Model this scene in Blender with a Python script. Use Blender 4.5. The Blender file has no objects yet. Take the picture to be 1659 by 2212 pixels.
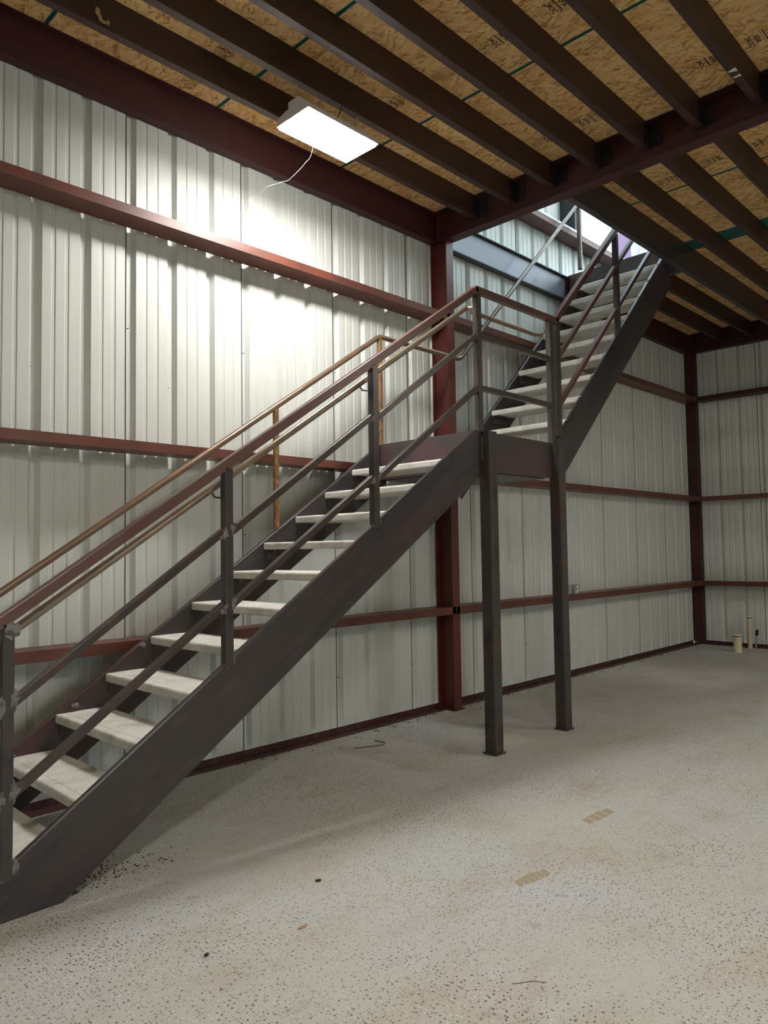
import bpy, bmesh, math, random
from mathutils import Vector, Matrix, noise as mnoise

random.seed(7)
SC = bpy.context.scene
COL = SC.collection
V = Vector

# ------------------------------------------------------------------ camera
cam_d = bpy.data.cameras.new('camera')
cam = bpy.data.objects.new('camera', cam_d)
COL.objects.link(cam)
cam_d.sensor_fit = 'HORIZONTAL'
cam_d.sensor_width = 36.0
cam_d.lens = 1595.53 / 1659 * 36.0
cam_d.clip_end = 200
_r = V((0.69994, -0.71404, -0.01482)); _u = V((-0.02529, -0.04552, 0.99864)); _f = V((0.71375, 0.69862, 0.04992))
M = Matrix.Identity(4)
for i in range(3):
    M[i][0] = _r[i]; M[i][1] = _u[i]; M[i][2] = -_f[i]
M[2][3] = 1.5
cam.matrix_world = M
SC.camera = cam

# ------------------------------------------------------------------ look
SC.view_settings.view_transform = 'Standard'
SC.view_settings.look = 'None'
SC.view_settings.exposure = 0.0
SC.view_settings.gamma = 1.0
SC.view_settings.use_curve_mapping = False
SC.cycles.use_denoising = True
SC.cycles.sample_clamp_indirect = 6.0
SC.cycles.max_bounces = 10
SC.cycles.diffuse_bounces = 6

LAMP = 150.0        # diffuser radiance of every high-bay lamp
SKY = 9.0          # daylight through openings in the upper storey

world = bpy.data.worlds.new('world'); SC.world = world
world.use_nodes = True
wn = world.node_tree.nodes; wl = world.node_tree.links
bg = wn['Background']
tc = wn.new('ShaderNodeTexCoord')
nz = wn.new('ShaderNodeTexNoise'); nz.inputs['Scale'].default_value = 2.6; nz.inputs['Detail'].default_value = 6
rp = wn.new('ShaderNodeValToRGB')
rp.color_ramp.elements[0].position = 0.45; rp.color_ramp.elements[0].color = (0.12, 0.20, 0.22, 1)
rp.color_ramp.elements[1].position = 0.54; rp.color_ramp.elements[1].color = (0.80, 0.93, 1.0, 1)
wl.new(tc.outputs['Generated'], nz.inputs['Vector'])
wl.new(nz.outputs['Fac'], rp.inputs['Fac'])
wl.new(rp.outputs['Color'], bg.inputs['Color'])
bg.inputs['Strength'].default_value = SKY

# ------------------------------------------------------------------ materials
def mat(name, base, rough=0.5, metal=0.0, layers=(), bump=None, spec=0.5, coord='Object', rot=None):
    """layers: (colour, scale, stretch xyz, lo, hi, strength) noise-masked overlays"""
    m = bpy.data.materials.new(name); m.use_nodes = True
    n = m.node_tree.nodes; l = m.node_tree.links
    b = n['Principled BSDF']
    b.inputs['Roughness'].default_value = rough
    b.inputs['Metallic'].default_value = metal
    b.inputs['Specular IOR Level'].default_value = spec
    t = n.new('ShaderNodeTexCoord')
    cur = n.new('ShaderNodeRGB'); cur.outputs[0].default_value = (*base, 1); out = cur.outputs[0]
    for (c, sc, st, lo, hi, k) in layers:
        mp = n.new('ShaderNodeMapping'); mp.inputs['Scale'].default_value = st
        src = t.outputs[coord]
        if rot is not None:
            r0 = n.new('ShaderNodeMapping'); r0.inputs['Rotation'].default_value = (0, rot, 0); l.new(src, r0.inputs['Vector']); src = r0.outputs[0]
        l.new(src, mp.inputs['Vector'])
        nn = n.new('ShaderNodeTexNoise'); nn.inputs['Scale'].default_value = sc; nn.inputs['Detail'].default_value = 6
        nn.inputs['Roughness'].default_value = 0.62
        l.new(mp.outputs[0], nn.inputs['Vector'])
        mr = n.new('ShaderNodeMapRange'); mr.inputs['From Min'].default_value = lo; mr.inputs['From Max'].default_value = hi
        mr.inputs['To Max'].default_value = k
        l.new(nn.outputs['Fac'], mr.inputs['Value'])
        mx = n.new('ShaderNodeMix'); mx.data_type = 'RGBA'
        l.new(mr.outputs[0], mx.inputs['Factor']); l.new(out, mx.inputs[6]); mx.inputs[7].default_value = (*c, 1)
        out = mx.outputs[2]
    l.new(out, b.inputs['Base Color'])
    if bump:
        nn = n.new('ShaderNodeTexNoise'); nn.inputs['Scale'].default_value = bump[0]; nn.inputs['Detail'].default_value = 5
        l.new(t.outputs[coord], nn.inputs['Vector'])
        bp = n.new('ShaderNodeBump'); bp.inputs['Strength'].default_value = bump[1]; bp.inputs['Distance'].default_value = bump[2]
        l.new(nn.outputs['Fac'], bp.inputs['Height']); l.new(bp.outputs[0], b.inputs['Normal'])
    return m

M_PANEL = mat('painted_panel', (0.60, 0.61, 0.565), 0.42, 0.0,
              [((0.50, 0.50, 0.45), 1.3, (1, 1, 0.5), 0.45, 0.75, 0.3), ((0.40, 0.38, 0.33), 7, (1, 1, 0.3), 0.68, 0.85, 0.15)],
              bump=(1.6, 0.10, 0.01), spec=0.5)
M_SEAM = mat('panel_seam', (0.03, 0.035, 0.04), 0.8)
M_GIRT = mat('red_oxide_girt', (0.125, 0.036, 0.021), 0.42, 0.0,
             [((0.055, 0.022, 0.016), 5, (1, 1, 1), 0.45, 0.7, 0.7), ((0.20, 0.08, 0.05), 40, (0.3, 1, 1), 0.68, 0.8, 0.5)], bump=(30, 0.1, 0.002))
M_BEAM = mat('maroon_primer', (0.052, 0.010, 0.012), 0.55, 0.0,
             [((0.036, 0.009, 0.010), 3, (1, 1, 1), 0.4, 0.7, 0.8), ((0.12, 0.07, 0.05), 60, (0.25, 1, 1), 0.70, 0.8, 0.5)], bump=(25, 0.1, 0.002))
M_JOIST = mat('brown_primer', (0.046, 0.019, 0.014), 0.52, 0.0,
              [((0.025, 0.013, 0.010), 3, (0.4, 1, 1), 0.4, 0.7, 0.8), ((0.16, 0.11, 0.07), 70, (0.2, 1, 1), 0.72, 0.8, 0.5)], bump=(25, 0.1, 0.002))
M_CLIP = mat('black_clip', (0.012, 0.012, 0.014), 0.5)
M_COLUMN = mat('column_primer', (0.115, 0.022, 0.018), 0.38, 0.0,
               [((0.05, 0.014, 0.012), 3, (1, 1, 0.4), 0.42, 0.7, 0.8), ((0.2, 0.1, 0.08), 50, (1, 1, 1), 0.72, 0.8, 0.5)], bump=(20, 0.12, 0.002))
M_LEDGER = mat('grey_mill_steel', (0.17, 0.175, 0.20), 0.42, 0.35,
               [((0.12, 0.11, 0.12), 24, (1, 1, 1), 0.60, 0.70, 0.8), ((0.07, 0.05, 0.05), 3, (1, 1, 1), 0.62, 0.8, 0.6)], bump=(40, 0.1, 0.002))
M_STEEL = mat('mill_scale_steel', (0.055, 0.047, 0.046), 0.38, 0.2,
              [((0.14, 0.046, 0.048), 1.6, (0.5, 1, 1), 0.50, 0.70, 0.75), ((0.045, 0.041, 0.043), 4, (1, 1, 1), 0.5, 0.72, 0.8),
               ((0.13, 0.10, 0.08), 26, (1, 1, 1), 0.66, 0.8, 0.5)], bump=(50, 0.15, 0.002))
def stringer_mat(name, rot):
    return mat(name, (0.050, 0.043, 0.041), 0.36, 0.2,
               [((0.095, 0.034, 0.034), 2.0, (0.16, 1, 1), 0.50, 0.66, 0.6), ((0.024, 0.023, 0.027), 5, (0.12, 1, 1), 0.48, 0.62, 0.85),
                ((0.10, 0.082, 0.074), 14, (0.2, 1, 1), 0.56, 0.74, 0.6), ((0.20, 0.17, 0.15), 60, (0.08, 1, 1), 0.72, 0.78, 0.5)], bump=(50, 0.15, 0.002), rot=rot)
M_STRLOW = stringer_mat('stringer_steel', math.atan(.67))
M_STRUP = stringer_mat('upper_stringer_steel', math.atan(.975))
M_SHADEFLANGE = mat('shaded_flange_steel', (0.035, 0.033, 0.036), 0.4, 0.2, [((0.07, 0.05, 0.045), 6, (1, 1, 1), 0.5, 0.7, 0.6)])  # ledger flange steel, darkened to hold the shade of its undersides
M_POST = mat('tube_steel', (0.058, 0.050, 0.047), 0.32, 0.25,
             [((0.10, 0.048, 0.030), 3.5, (1, 1, 0.6), 0.50, 0.70, 0.7), ((0.020, 0.021, 0.026), 5, (1, 1, 1), 0.5, 0.7, 0.8)], bump=(50, 0.15, 0.002))
M_MID = mat('mid_rail_steel', (0.066, 0.050, 0.045), 0.30, 0.3,
            [((0.12, 0.065, 0.048), 4, (1, 1, 1), 0.5, 0.72, 0.7), ((0.03, 0.028, 0.03), 6, (1, 1, 1), 0.52, 0.7, 0.7)], bump=(50, 0.15, 0.002))
M_TOP = mat('top_rail_steel', (0.135, 0.072, 0.060), 0.34, 0.2,
            [((0.09, 0.036, 0.030), 3, (1, 1, 1), 0.45, 0.7, 0.7)], bump=(50, 0.1, 0.002))
M_UTOP = mat('upper_rail_steel', (0.13, 0.050, 0.042), 0.38, 0.15,
             [((0.06, 0.026, 0.022), 3, (1, 1, 1), 0.45, 0.7, 0.7)], bump=(50, 0.1, 0.002))
M_PIPE = mat('rusty_pipe', (0.19, 0.125, 0.080), 0.33, 0.35,
             [((0.26, 0.135, 0.055), 9, (1, 1, 1), 0.52, 0.68, 0.7), ((0.07, 0.05, 0.04), 7, (1, 1, 1), 0.55, 0.7, 0.7)], bump=(60, 0.2, 0.002))
M_UPIPE = mat('dark_pipe', (0.13, 0.11, 0.095), 0.3, 0.4, [((0.06, 0.045, 0.04), 7, (1, 1, 1), 0.5, 0.7, 0.7)])
M_RUSTPIPE = mat('pitted_pipe', (0.20, 0.10, 0.035), 0.5, 0.2,
                 [((0.38, 0.27, 0.14), 45, (1, 1, 0.6), 0.55, 0.62, 0.8), ((0.07, 0.04, 0.025), 12, (1, 1, 1), 0.55, 0.66, 0.8)], bump=(70, 0.4, 0.003))
M_SHINY = mat('handrail_steel', (0.27, 0.22, 0.16), 0.28, 0.55,
              [((0.20, 0.12, 0.06), 5, (1, 1, 1), 0.48, 0.68, 0.7), ((0.08, 0.05, 0.035), 7, (1, 1, 1), 0.58, 0.7, 0.7)], bump=(60, 0.15, 0.002))
M_WELD = mat('weld_metal', (0.22, 0.20, 0.19), 0.34, 0.6,
             [((0.07, 0.05, 0.045), 45, (1, 1, 1), 0.46, 0.60, 0.85)], bump=(150, 0.8, 0.004))
M_TREAD = mat('precast_concrete', (0.70, 0.68, 0.62), 0.85, 0.0,
              [((0.50, 0.46, 0.39), 7, (1, 1, 1), 0.45, 0.66, 0.7), ((0.24, 0.22, 0.19), 110, (1, 1, 1), 0.60, 0.70, 0.7), ((0.46, 0.43, 0.37), 40, (1, 1, 1), 0.52, 0.66, 0.4),
               ((0.30, 0.24, 0.17), 2.5, (1, 1, 1), 0.62, 0.8, 0.5)], bump=(110, 0.9, 0.004))
M_RED_BASE = mat('base_angle_red', (0.060, 0.016, 0.013), 0.5, 0,
                 [((0.13, 0.10, 0.08), 22, (1, 1, 1), 0.5, 0.7, 0.6)])
M_WHITE = mat('white_enamel', (0.72, 0.70, 0.66), 0.35)
M_CHAIN = mat('zinc_chain', (0.6, 0.6, 0.58), 0.3, 0.8)
M_GALV = mat('galvanised_box', (0.42, 0.44, 0.44), 0.42, 0.6, [((0.25, 0.27, 0.27), 30, (1, 1, 1), 0.5, 0.65, 0.7)])
M_PLASTIC = mat('white_plastic', (0.8, 0.79, 0.75), 0.4)
M_CABLE = mat('tan_cable', (0.42, 0.34, 0.26), 0.6)
M_PVC = mat('cream_pvc', (0.66, 0.56, 0.38), 0.42, 0, [((0.42, 0.33, 0.2), 18, (1, 1, 1), 0.58, 0.75, 0.6)])
M_PVCCAP = mat('pvc_rim', (0.80, 0.78, 0.70), 0.4)
M_BLACK = mat('black_rubber', (0.012, 0.012, 0.013), 0.5)
M_WEB = mat('cobweb_silk', (0.45, 0.45, 0.47), 0.6)
M_NEST = mat('dried_mud', (0.46, 0.30, 0.12), 0.85, 0, [((0.25, 0.15, 0.06), 60, (1, 1, 1), 0.5, 0.65, 0.7)])
M_GREYNEST = mat('grey_mud', (0.17, 0.145, 0.12), 0.9, 0, [((0.14, 0.12, 0.10), 80, (1, 1, 1), 0.5, 0.65, 0.7)])
M_CRUMB = mat('dark_debris', (0.035, 0.028, 0.022), 0.9)
M_LEAF = mat('dry_leaf', (0.40, 0.22, 0.12), 0.8)
M_TWIG = mat('twig', (0.10, 0.065, 0.04), 0.8)
M_PRINT = mat('boot_mud', (0.37, 0.305, 0.205), 0.95, 0, [((0.42, 0.37, 0.28), 60, (1, 1, 1), 0.5, 0.65, 0.8)])
M_INK = mat('black_ink', (0.035, 0.022, 0.014), 0.8)
M_PAINTMARK = mat('white_paint', (0.7, 0.68, 0.64), 0.6)
M_TEAL = mat('teal_edge_paint', (0.015, 0.115, 0.095), 0.6, 0, [((0.03, 0.19, 0.16), 12, (1, 1, 1), 0.5, 0.7, 0.7)])
M_GAP = mat('dark_gap', (0.004, 0.012, 0.010), 0.9)
M_OUT = mat('outdoor_ground', (0.35, 0.34, 0.28), 0.9)

def em_mat(name, strength, c=(1, 0.985, 0.95)):
    m = bpy.data.materials.new(name); m.use_nodes = True
    b = m.node_tree.nodes['Principled BSDF']
    b.inputs['Base Color'].default_value = (0.8, 0.8, 0.8, 1)
    b.inputs['Emission Color'].default_value = (*c, 1)
    b.inputs['Emission Strength'].default_value = strength
    return m
M_LED = em_mat('led_diffuser', LAMP)

def osb_material():
    m = bpy.data.materials.new('osb_strands'); m.use_nodes = True
    n = m.node_tree.nodes; l = m.node_tree.links
    b = n['Principled BSDF']; b.inputs['Roughness'].default_value = 0.62
    t = n.new('ShaderNodeTexCoord')
    oi = n.new('ShaderNodeObjectInfo')
    off = n.new('ShaderNodeVectorMath'); off.operation = 'MULTIPLY_ADD'
    l.new(t.outputs['Object'], off.inputs[0]); off.inputs[1].default_value = (1, 1, 1)
    cmb = n.new('ShaderNodeCombineXYZ')
    rm = n.new('ShaderNodeMath'); rm.operation = 'MULTIPLY'; rm.inputs[1].default_value = 37.0
    l.new(oi.outputs['Random'], rm.inputs[0]); l.new(rm.outputs[0], cmb.inputs[0]); l.new(rm.outputs[0], cmb.inputs[1])
    l.new(cmb.outputs[0], off.inputs[2])
    wob = n.new('ShaderNodeTexNoise'); wob.inputs['Scale'].default_value = 9
    l.new(off.outputs[0], wob.inputs['Vector'])
    wm = n.new('ShaderNodeMix'); wm.data_type = 'RGBA'; wm.blend_type = 'LINEAR_LIGHT'; wm.inputs['Factor'].default_value = 0.035
    l.new(off.outputs[0], wm.inputs[6]); l.new(wob.outputs['Color'], wm.inputs[7])
    def strands(angle, sx, sy, seed):
        mp = n.new('ShaderNodeMapping'); mp.vector_type = 'TEXTURE'
        mp.inputs['Rotation'].default_value = (0, 0, angle)
        mp.inputs['Scale'].default_value = (sx, sy, 1); mp.inputs['Location'].default_value = (seed, seed * 1.7, 0)
        l.new(wm.outputs[2], mp.inputs['Vector'])
        vo = n.new('ShaderNodeTexVoronoi'); vo.voronoi_dimensions = '2D'; vo.inputs['Scale'].default_value = 1.0
        l.new(mp.outputs[0], vo.inputs['Vector'])
        sp = n.new('ShaderNodeSeparateColor'); l.new(vo.outputs['Color'], sp.inputs[0])
        return sp, vo
    # strand size: sy long along board length (Y), sx wide
    A, va = strands(0.22, 0.019, 0.100, 1.3)
    B, vb = strands(-0.45, 0.016, 0.085, 7.7)
    Cc, vc = strands(0.9, 0.013, 0.060, 3.1)
    def sel(a, b_, ctrl, thr):
        gt = n.new('ShaderNodeMath'); gt.operation = 'GREATER_THAN'; gt.inputs[1].default_value = thr
        l.new(ctrl, gt.inputs[0])
        mx = n.new('ShaderNodeMix'); mx.data_type = 'FLOAT'
        l.new(gt.outputs[0], mx.inputs[0]); l.new(a, mx.inputs[2]); l.new(b_, mx.inputs[3])
        return mx.outputs[0]
    v1 = sel(A.outputs[0], B.outputs[0], B.outputs[1], 0.5)
    v2 = sel(v1, Cc.outputs[0], Cc.outputs[1], 0.78)
    fine = n.new('ShaderNodeTexNoise'); fine.inputs['Scale'].default_value = 90; fine.inputs['Detail'].default_value = 4
    fmp = n.new('ShaderNodeMapping'); fmp.inputs['Scale'].default_value = (1, 0.22, 1); fmp.inputs['Rotation'].default_value = (0, 0, -0.25)
    l.new(off.outputs[0], fmp.inputs['Vector']); l.new(fmp.outputs[0], fine.inputs['Vector'])
    ad = n.new('ShaderNodeMath'); ad.operation = 'MULTIPLY_ADD'; ad.inputs[1].default_value = 0.80; l.new(fine.outputs['Fac'], ad.inputs[0])
    half = n.new('ShaderNodeMath'); half.operation = 'MULTIPLY_ADD'; half.inputs[1].default_value = 0.75; half.inputs[2].default_value = -0.22
    l.new(v2, half.inputs[0]); l.new(half.outputs[0], ad.inputs[2])
    r = n.new('ShaderNodeValToRGB'); cr = r.color_ramp
    cr.elements[0].position = 0.12; cr.elements[0].color = (0.42, 0.20, 0.06, 1)
    cr.elements[1].position = 0.92; cr.elements[1].color = (1.0, 0.74, 0.38, 1)
    e = cr.elements.new(0.36); e.color = (0.80, 0.49, 0.18, 1)
    e = cr.elements.new(0.6); e.color = (0.94, 0.64, 0.28, 1)
    l.new(ad.outputs[0], r.inputs['Fac'])
    big = n.new('ShaderNodeTexNoise'); big.inputs['Scale'].default_value = 3.0; l.new(off.outputs[0], big.inputs['Vector'])
    mr = n.new('ShaderNodeMapRange'); mr.inputs['From Min'].default_value = 0.35; mr.inputs['From Max'].default_value = 0.7
    mr.inputs['To Min'].default_value = 0.0; mr.inputs['To Max'].default_value = 0.4
    l.new(big.outputs['Fac'], mr.inputs['Value'])
    mx = n.new('ShaderNodeMix'); mx.data_type = 'RGBA'; mx.blend_type = 'MULTIPLY'
    l.new(mr.outputs[0], mx.inputs['Factor']); l.new(r.outputs['Color'], mx.inputs[6]); mx.inputs[7].default_value = (0.78, 0.60, 0.42, 1)
    l.new(mx.outputs[2], b.inputs['Base Color'])
    bp = n.new('ShaderNodeBump'); bp.inputs['Strength'].default_value = 0.5; bp.inputs['Distance'].default_value = 0.002
    l.new(ad.outputs[0], bp.inputs['Height']); l.new(bp.outputs[0], b.inputs['Normal'])
    return m
M_OSB = osb_material()

def floor_material():
    m = bpy.data.materials.new('flake_epoxy_floor'); m.use_nodes = True
    n = m.node_tree.nodes; l = m.node_tree.links
    b = n['Principled BSDF']
    t = n.new('ShaderNodeTexCoord')
    def noise(sc, det=6, st=(1, 1, 1), rough=0.6):
        mp = n.new('ShaderNodeMapping'); mp.inputs['Scale'].default_value = st; l.new(t.outputs['Object'], mp.inputs['Vector'])
        x = n.new('ShaderNodeTexNoise'); x.inputs['Scale'].default_value = sc; x.inputs['Detail'].default_value = det
        x.inputs['Roughness'].default_value = rough
        l.new(mp.outputs[0], x.inputs['Vector']); return x.outputs['Fac']
    def rng(v, lo, hi, a=0.0, c=1.0):
        mr = n.new('ShaderNodeMapRange'); l.new(v, mr.inputs['Value'])
        for k, q in (('From Min', lo), ('From Max', hi), ('To Min', a), ('To Max', c)): mr.inputs[k].default_value = q
        return mr.outputs[0]
    def mix(f, a, col):
        mx = n.new('ShaderNodeMix'); mx.data_type = 'RGBA'; l.new(f, mx.inputs['Factor']); l.new(a, mx.inputs[6])
        mx.inputs[7].default_value = (*col, 1); return mx.outputs[2]
    def mul(a, c):
        x = n.new('ShaderNodeMath'); x.operation = 'MULTIPLY'; l.new(a, x.inputs[0]); l.new(c, x.inputs[1]); return x.outputs[0]
    base = n.new('ShaderNodeRGB'); base.outputs[0].default_value = (0.505, 0.50, 0.45, 1); c = base.outputs[0]
    c = mix(rng(noise(0.8), 0.45, 0.68, 0, 0.75), c, (0.53, 0.54, 0.56))       # clean bluish grey coating
    c = mix(rng(noise(1.7, 8, (1, 1.6, 1)), 0.50, 0.74, 0, 0.8), c, (0.43, 0.365, 0.285))  # dried mud film
    dirt = rng(noise(2.3, 10, (0.7, 1.4, 1), 0.72), 0.55, 0.70)
    c = mix(mul(dirt, rng(noise(14, 6), 0.48, 0.62, 0, 0.62)), c, (0.25, 0.175, 0.12))
    # dark and light flakes
    def flakes(scale, seed, size, keep, col, c, chan=0):
        mp = n.new('ShaderNodeMapping'); mp.inputs['Location'].default_value = (seed, seed * 2.3, 0); l.new(t.outputs['Object'], mp.inputs['Vector'])
        vo = n.new('ShaderNodeTexVoronoi'); vo.voronoi_dimensions = '2D'; vo.inputs['Scale'].default_value = scale; vo.distance = 'MANHATTAN'
        l.new(mp.outputs[0], vo.inputs['Vector'])
        sp = n.new('ShaderNodeSeparateColor'); l.new(vo.outputs['Color'], sp.inputs[0])
        sz = rng(sp.outputs[1], 0, 1, size * 0.5, size)
        lt = n.new('ShaderNodeMath'); lt.operation = 'LESS_THAN'; l.new(vo.outputs['Distance'], lt.inputs[0]); l.new(sz, lt.inputs[1])
        kp = n.new('ShaderNodeMath'); kp.operation = 'LESS_THAN'; l.new(sp.outputs[0], kp.inputs[0]); kp.inputs[1].default_value = keep
        dens = rng(noise(1.1 + seed * 0.01, 3), 0.35, 0.65, 0.35, 1.0)
        kk = mul(mul(lt.outputs[0], kp.outputs[0]), dens)
        return mix(kk, c, col)
    c = flakes(48, 2.0, 0.30, 0.42, (0.045, 0.046, 0.055), c)
    c = flakes(85, 5.0, 0.34, 0.33, (0.085, 0.075, 0.065), c)
    c = flakes(60, 9.0, 0.26, 0.20, (0.80, 0.77, 0.68), c)
    c = mix(rng(noise(150, 3), 0.55, 0.75, 0, 0.35), c, (0.22, 0.20, 0.17))
    l.new(c, b.inputs['Base Color'])
    l.new(rng(noise(3), 0.3, 0.7, 0.5, 0.75), b.inputs['Roughness'])
    bp = n.new('ShaderNodeBump'); bp.inputs['Strength'].default_value = 0.25; bp.inputs['Distance'].default_value = 0.003
    l.new(noise(60), bp.inputs['Height']); l.new(bp.outputs[0], b.inputs['Normal'])
    return m
M_FLOOR = floor_material()

# ------------------------------------------------------------------ mesh helpers
class MB:
    def __init__(s): s.v = []; s.f = []; s.mi = []; s.sm = []
    def add(s, vs, fs, mi=0, smooth=False):
        o = len(s.v); s.v += [tuple(p) for p in vs]
        for f in fs: s.f.append([o + i for i in f]); s.mi.append(mi); s.sm.append(smooth)
    def box(s, x0, x1, y0, y1, z0, z1, mi=0):
        s.add([(x0, y0, z0), (x1, y0, z0), (x1, y1, z0), (x0, y1, z0), (x0, y0, z1), (x1, y0, z1), (x1, y1, z1), (x0, y1, z1)],
              [(0, 3, 2, 1), (4, 5, 6, 7), (0, 1, 5, 4), (1, 2, 6, 5), (2, 3, 7, 6), (3, 0, 4, 7)], mi)
    def prism(s, prof, d, mi=0, smooth=False):
        """prof: closed list of 3-D points, extruded by vector d"""
        k = len(prof); d = V(d); P = [V(p) for p in prof]
        nrm = V((0, 0, 0))
        for i in range(k): nrm += P[i].cross(P[(i + 1) % k])
        if nrm.dot(d) > 0: P.reverse()
        vs = P + [p + d for p in P]
        s.add(vs, [tuple(range(k)), tuple(range(2 * k - 1, k - 1, -1))], mi)
        s.add(vs, [(i, (i + 1) % k, k + (i + 1) % k, k + i)[::-1] for i in range(k)], mi, smooth)
    def build(s, name, m, parent=None):
        me = bpy.data.meshes.new(name); me.from_pydata(s.v, [], s.f)
        for q in (m if isinstance(m, (list, tuple)) else [m]): me.materials.append(q)
        me.polygons.foreach_set('material_index', s.mi); me.polygons.foreach_set('use_smooth', s.sm)
        me.update()
        o = bpy.data.objects.new(name, me); COL.objects.link(o)
        if parent is not None: o.parent = parent
        return o

def frame(d, up=(0, 0, 1)):
    d = V(d).normalized(); up = V(up)
    side = d.cross(up)
    if side.length < 1e-4: side = d.cross(V((0, 1, 0)))
    side.normalize(); return side, side.cross(d).normalized()

def sq_tube(mb, p0, p1, w, h=None, ch=0.006, up=(0, 0, 1), mi=0):
    h = h or w; p0 = V(p0); p1 = V(p1); a, b = frame(p1 - p0, up)
    x, y = w / 2, h / 2
    pr = [(x - ch, -y), (x - ch * .3, -y + ch * .3), (x, -y + ch), (x, y - ch), (x - ch * .3, y - ch * .3), (x - ch, y), (-x + ch, y), (-x + ch * .3, y - ch * .3), (-x, y - ch), (-x, -y + ch), (-x + ch * .3, -y + ch * .3), (-x + ch, -y)]
    mb.prism([p0 + a * i + b * j for i, j in pr], p1 - p0, mi)

def tube(mb, pts, r, n=16, mi=0, cap=True):
    pts = [V(p) for p in pts]; rings = []; k = len(pts); a = None
    for i, p in enumerate(pts):
        d = (pts[min(i + 1, k - 1)] - pts[max(i - 1, 0)]).normalized()
        if 0 < i < k - 1:
            d1 = (pts[i] - pts[i - 1]).normalized(); d2 = (pts[i + 1] - pts[i]).normalized(); d = (d1 + d2).normalized()
        if a is None: a, b = frame(d)
        else: a = (a - d * a.dot(d)).normalized(); b = a.cross(d).normalized()
        rr = r[i] if isinstance(r, (list, tuple)) else r
        st = 1.0
        rings.append([p + (a * math.cos(t) + b * math.sin(t)) * rr * st for t in (2 * math.pi * j / n for j in range(n))])
    vs = [q for R in rings for q in R]; fs = []
    for i in range(k - 1):
        for j in range(n):
            fs.append((i * n + j, i * n + (j + 1) % n, (i + 1) * n + (j + 1) % n, (i + 1) * n + j))
    mb.add(vs, fs, mi, True)
    if cap: mb.add(vs, [tuple(range(n))[::-1], tuple(range((k - 1) * n, k * n))], mi)

def bend(p0, p1, p2, r, n=5):
    """points of a fillet at p1"""
    p0, p1, p2 = V(p0), V(p1), V(p2); a = (p0 - p1).normalized(); b = (p2 - p1).normalized()
    return [(p1 + a * r).lerp(p1, t).lerp(p1.lerp(p1 + b * r, t), t) for t in (i / n for i in range(n + 1))]

def lump(mb, c, rx, ry, rz, seed=0, amp=0.35, sub=2, freq=1.0):
    bm = bmesh.new(); bmesh.ops.create_icosphere(bm, subdivisions=sub, radius=1)
    for v in bm.verts:
        k = 1 + amp * mnoise.noise(v.co * 2.2 * freq + V((seed * 3.1, seed, 0)))+ amp * .5 * mnoise.noise(v.co * 5 * freq + V((seed, 0, seed)))
        v.co = V((c[0] + v.co.x * rx * k, c[1] + v.co.y * ry * k, c[2] + v.co.z * rz * k))
    mb.add([v.co for v in bm.verts], [[q.index for q in f.verts] for f in bm.faces], 0, False); bm.free()

def tag(o, label=None, cat=None, group=None, kind=None):
    if label: o['label'] = label
    if cat: o['category'] = cat
    if group: o['group'] = group
    if kind: o['kind'] = kind
    return o

def empty(name, loc=(0, 0, 0)):
    o = bpy.data.objects.new(name, None); COL.objects.link(o); o.location = loc; o.empty_display_size = .1
    return o

def root(name, loc, label, cat, group=None):
    return tag(empty(name, loc), label, cat, group)

def part(mb, name, m, parent):
    """build a part whose mesh is in world coordinates under a root that sits at its own place"""
    loc = parent.matrix_basis.translation.copy(); q = parent.parent
    while q is not None: loc += q.matrix_basis.translation; q = q.parent
    mb.v = [(a - loc.x, b - loc.y, c - loc.z) for a, b, c in mb.v]
    return mb.build(name, m, parent)

def single(mb, name, m, label=None, cat=None, group=None, kind=None, origin=None):
    if origin is None:
        xs, ys, zs = zip(*mb.v); origin = ((min(xs) + max(xs)) / 2, (min(ys) + max(ys)) / 2, min(zs))
    mb.v = [(a - origin[0], b - origin[1], c - origin[2]) for a, b, c in mb.v]
    o = mb.build(name, m); o.location = origin
    return tag(o, label, cat, group, kind)

def text_mb(body, size, origin, xd, yd, spacing=1.0, line=1.0, offset=0.0):
    cu = bpy.data.curves.new('t', 'FONT'); cu.body = body; cu.size = size; cu.space_character = spacing; cu.space_line = line
    cu.align_x = 'CENTER'; cu.align_y = 'CENTER'; cu.resolution_u = 2; cu.offset = offset
    ob = bpy.data.objects.new('t', cu); COL.objects.link(ob)
    dg = bpy.context.evaluated_depsgraph_get(); dg.update()
    me = bpy.data.meshes.new_from_object(ob.evaluated_get(dg))
    X = V(xd); Y = V(yd); O = V(origin)
    vs = [O + X * v.co.x + Y * v.co.y for v in me.vertices]; fs = [tuple(p.vertices) for p in me.polygons]
    bpy.data.objects.remove(ob); bpy.data.curves.remove(cu); bpy.data.meshes.remove(me)
    return vs, fs

def slab_quad(mb, c, xd, yd, w, h):
    c = V(c); X = V(xd) * w / 2; Y = V(yd) * h / 2
    mb.add([c - X - Y, c + X - Y, c + X + Y, c - X + Y], [(0, 1, 2, 3)])

# ------------------------------------------------------------------ numbers
W = 4.57          # inner face of the left wall sheets
XE = 11.45        # inner face of the end wall sheets
DECK = 4.727      # underside of the OSB deck
ZB = 4.43         # underside of the 12 inch beams
YG = 4.37         # room-side face of the girts
FT = 0.9144
ROOM = (-5.5, XE, -8.5, W)

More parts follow.
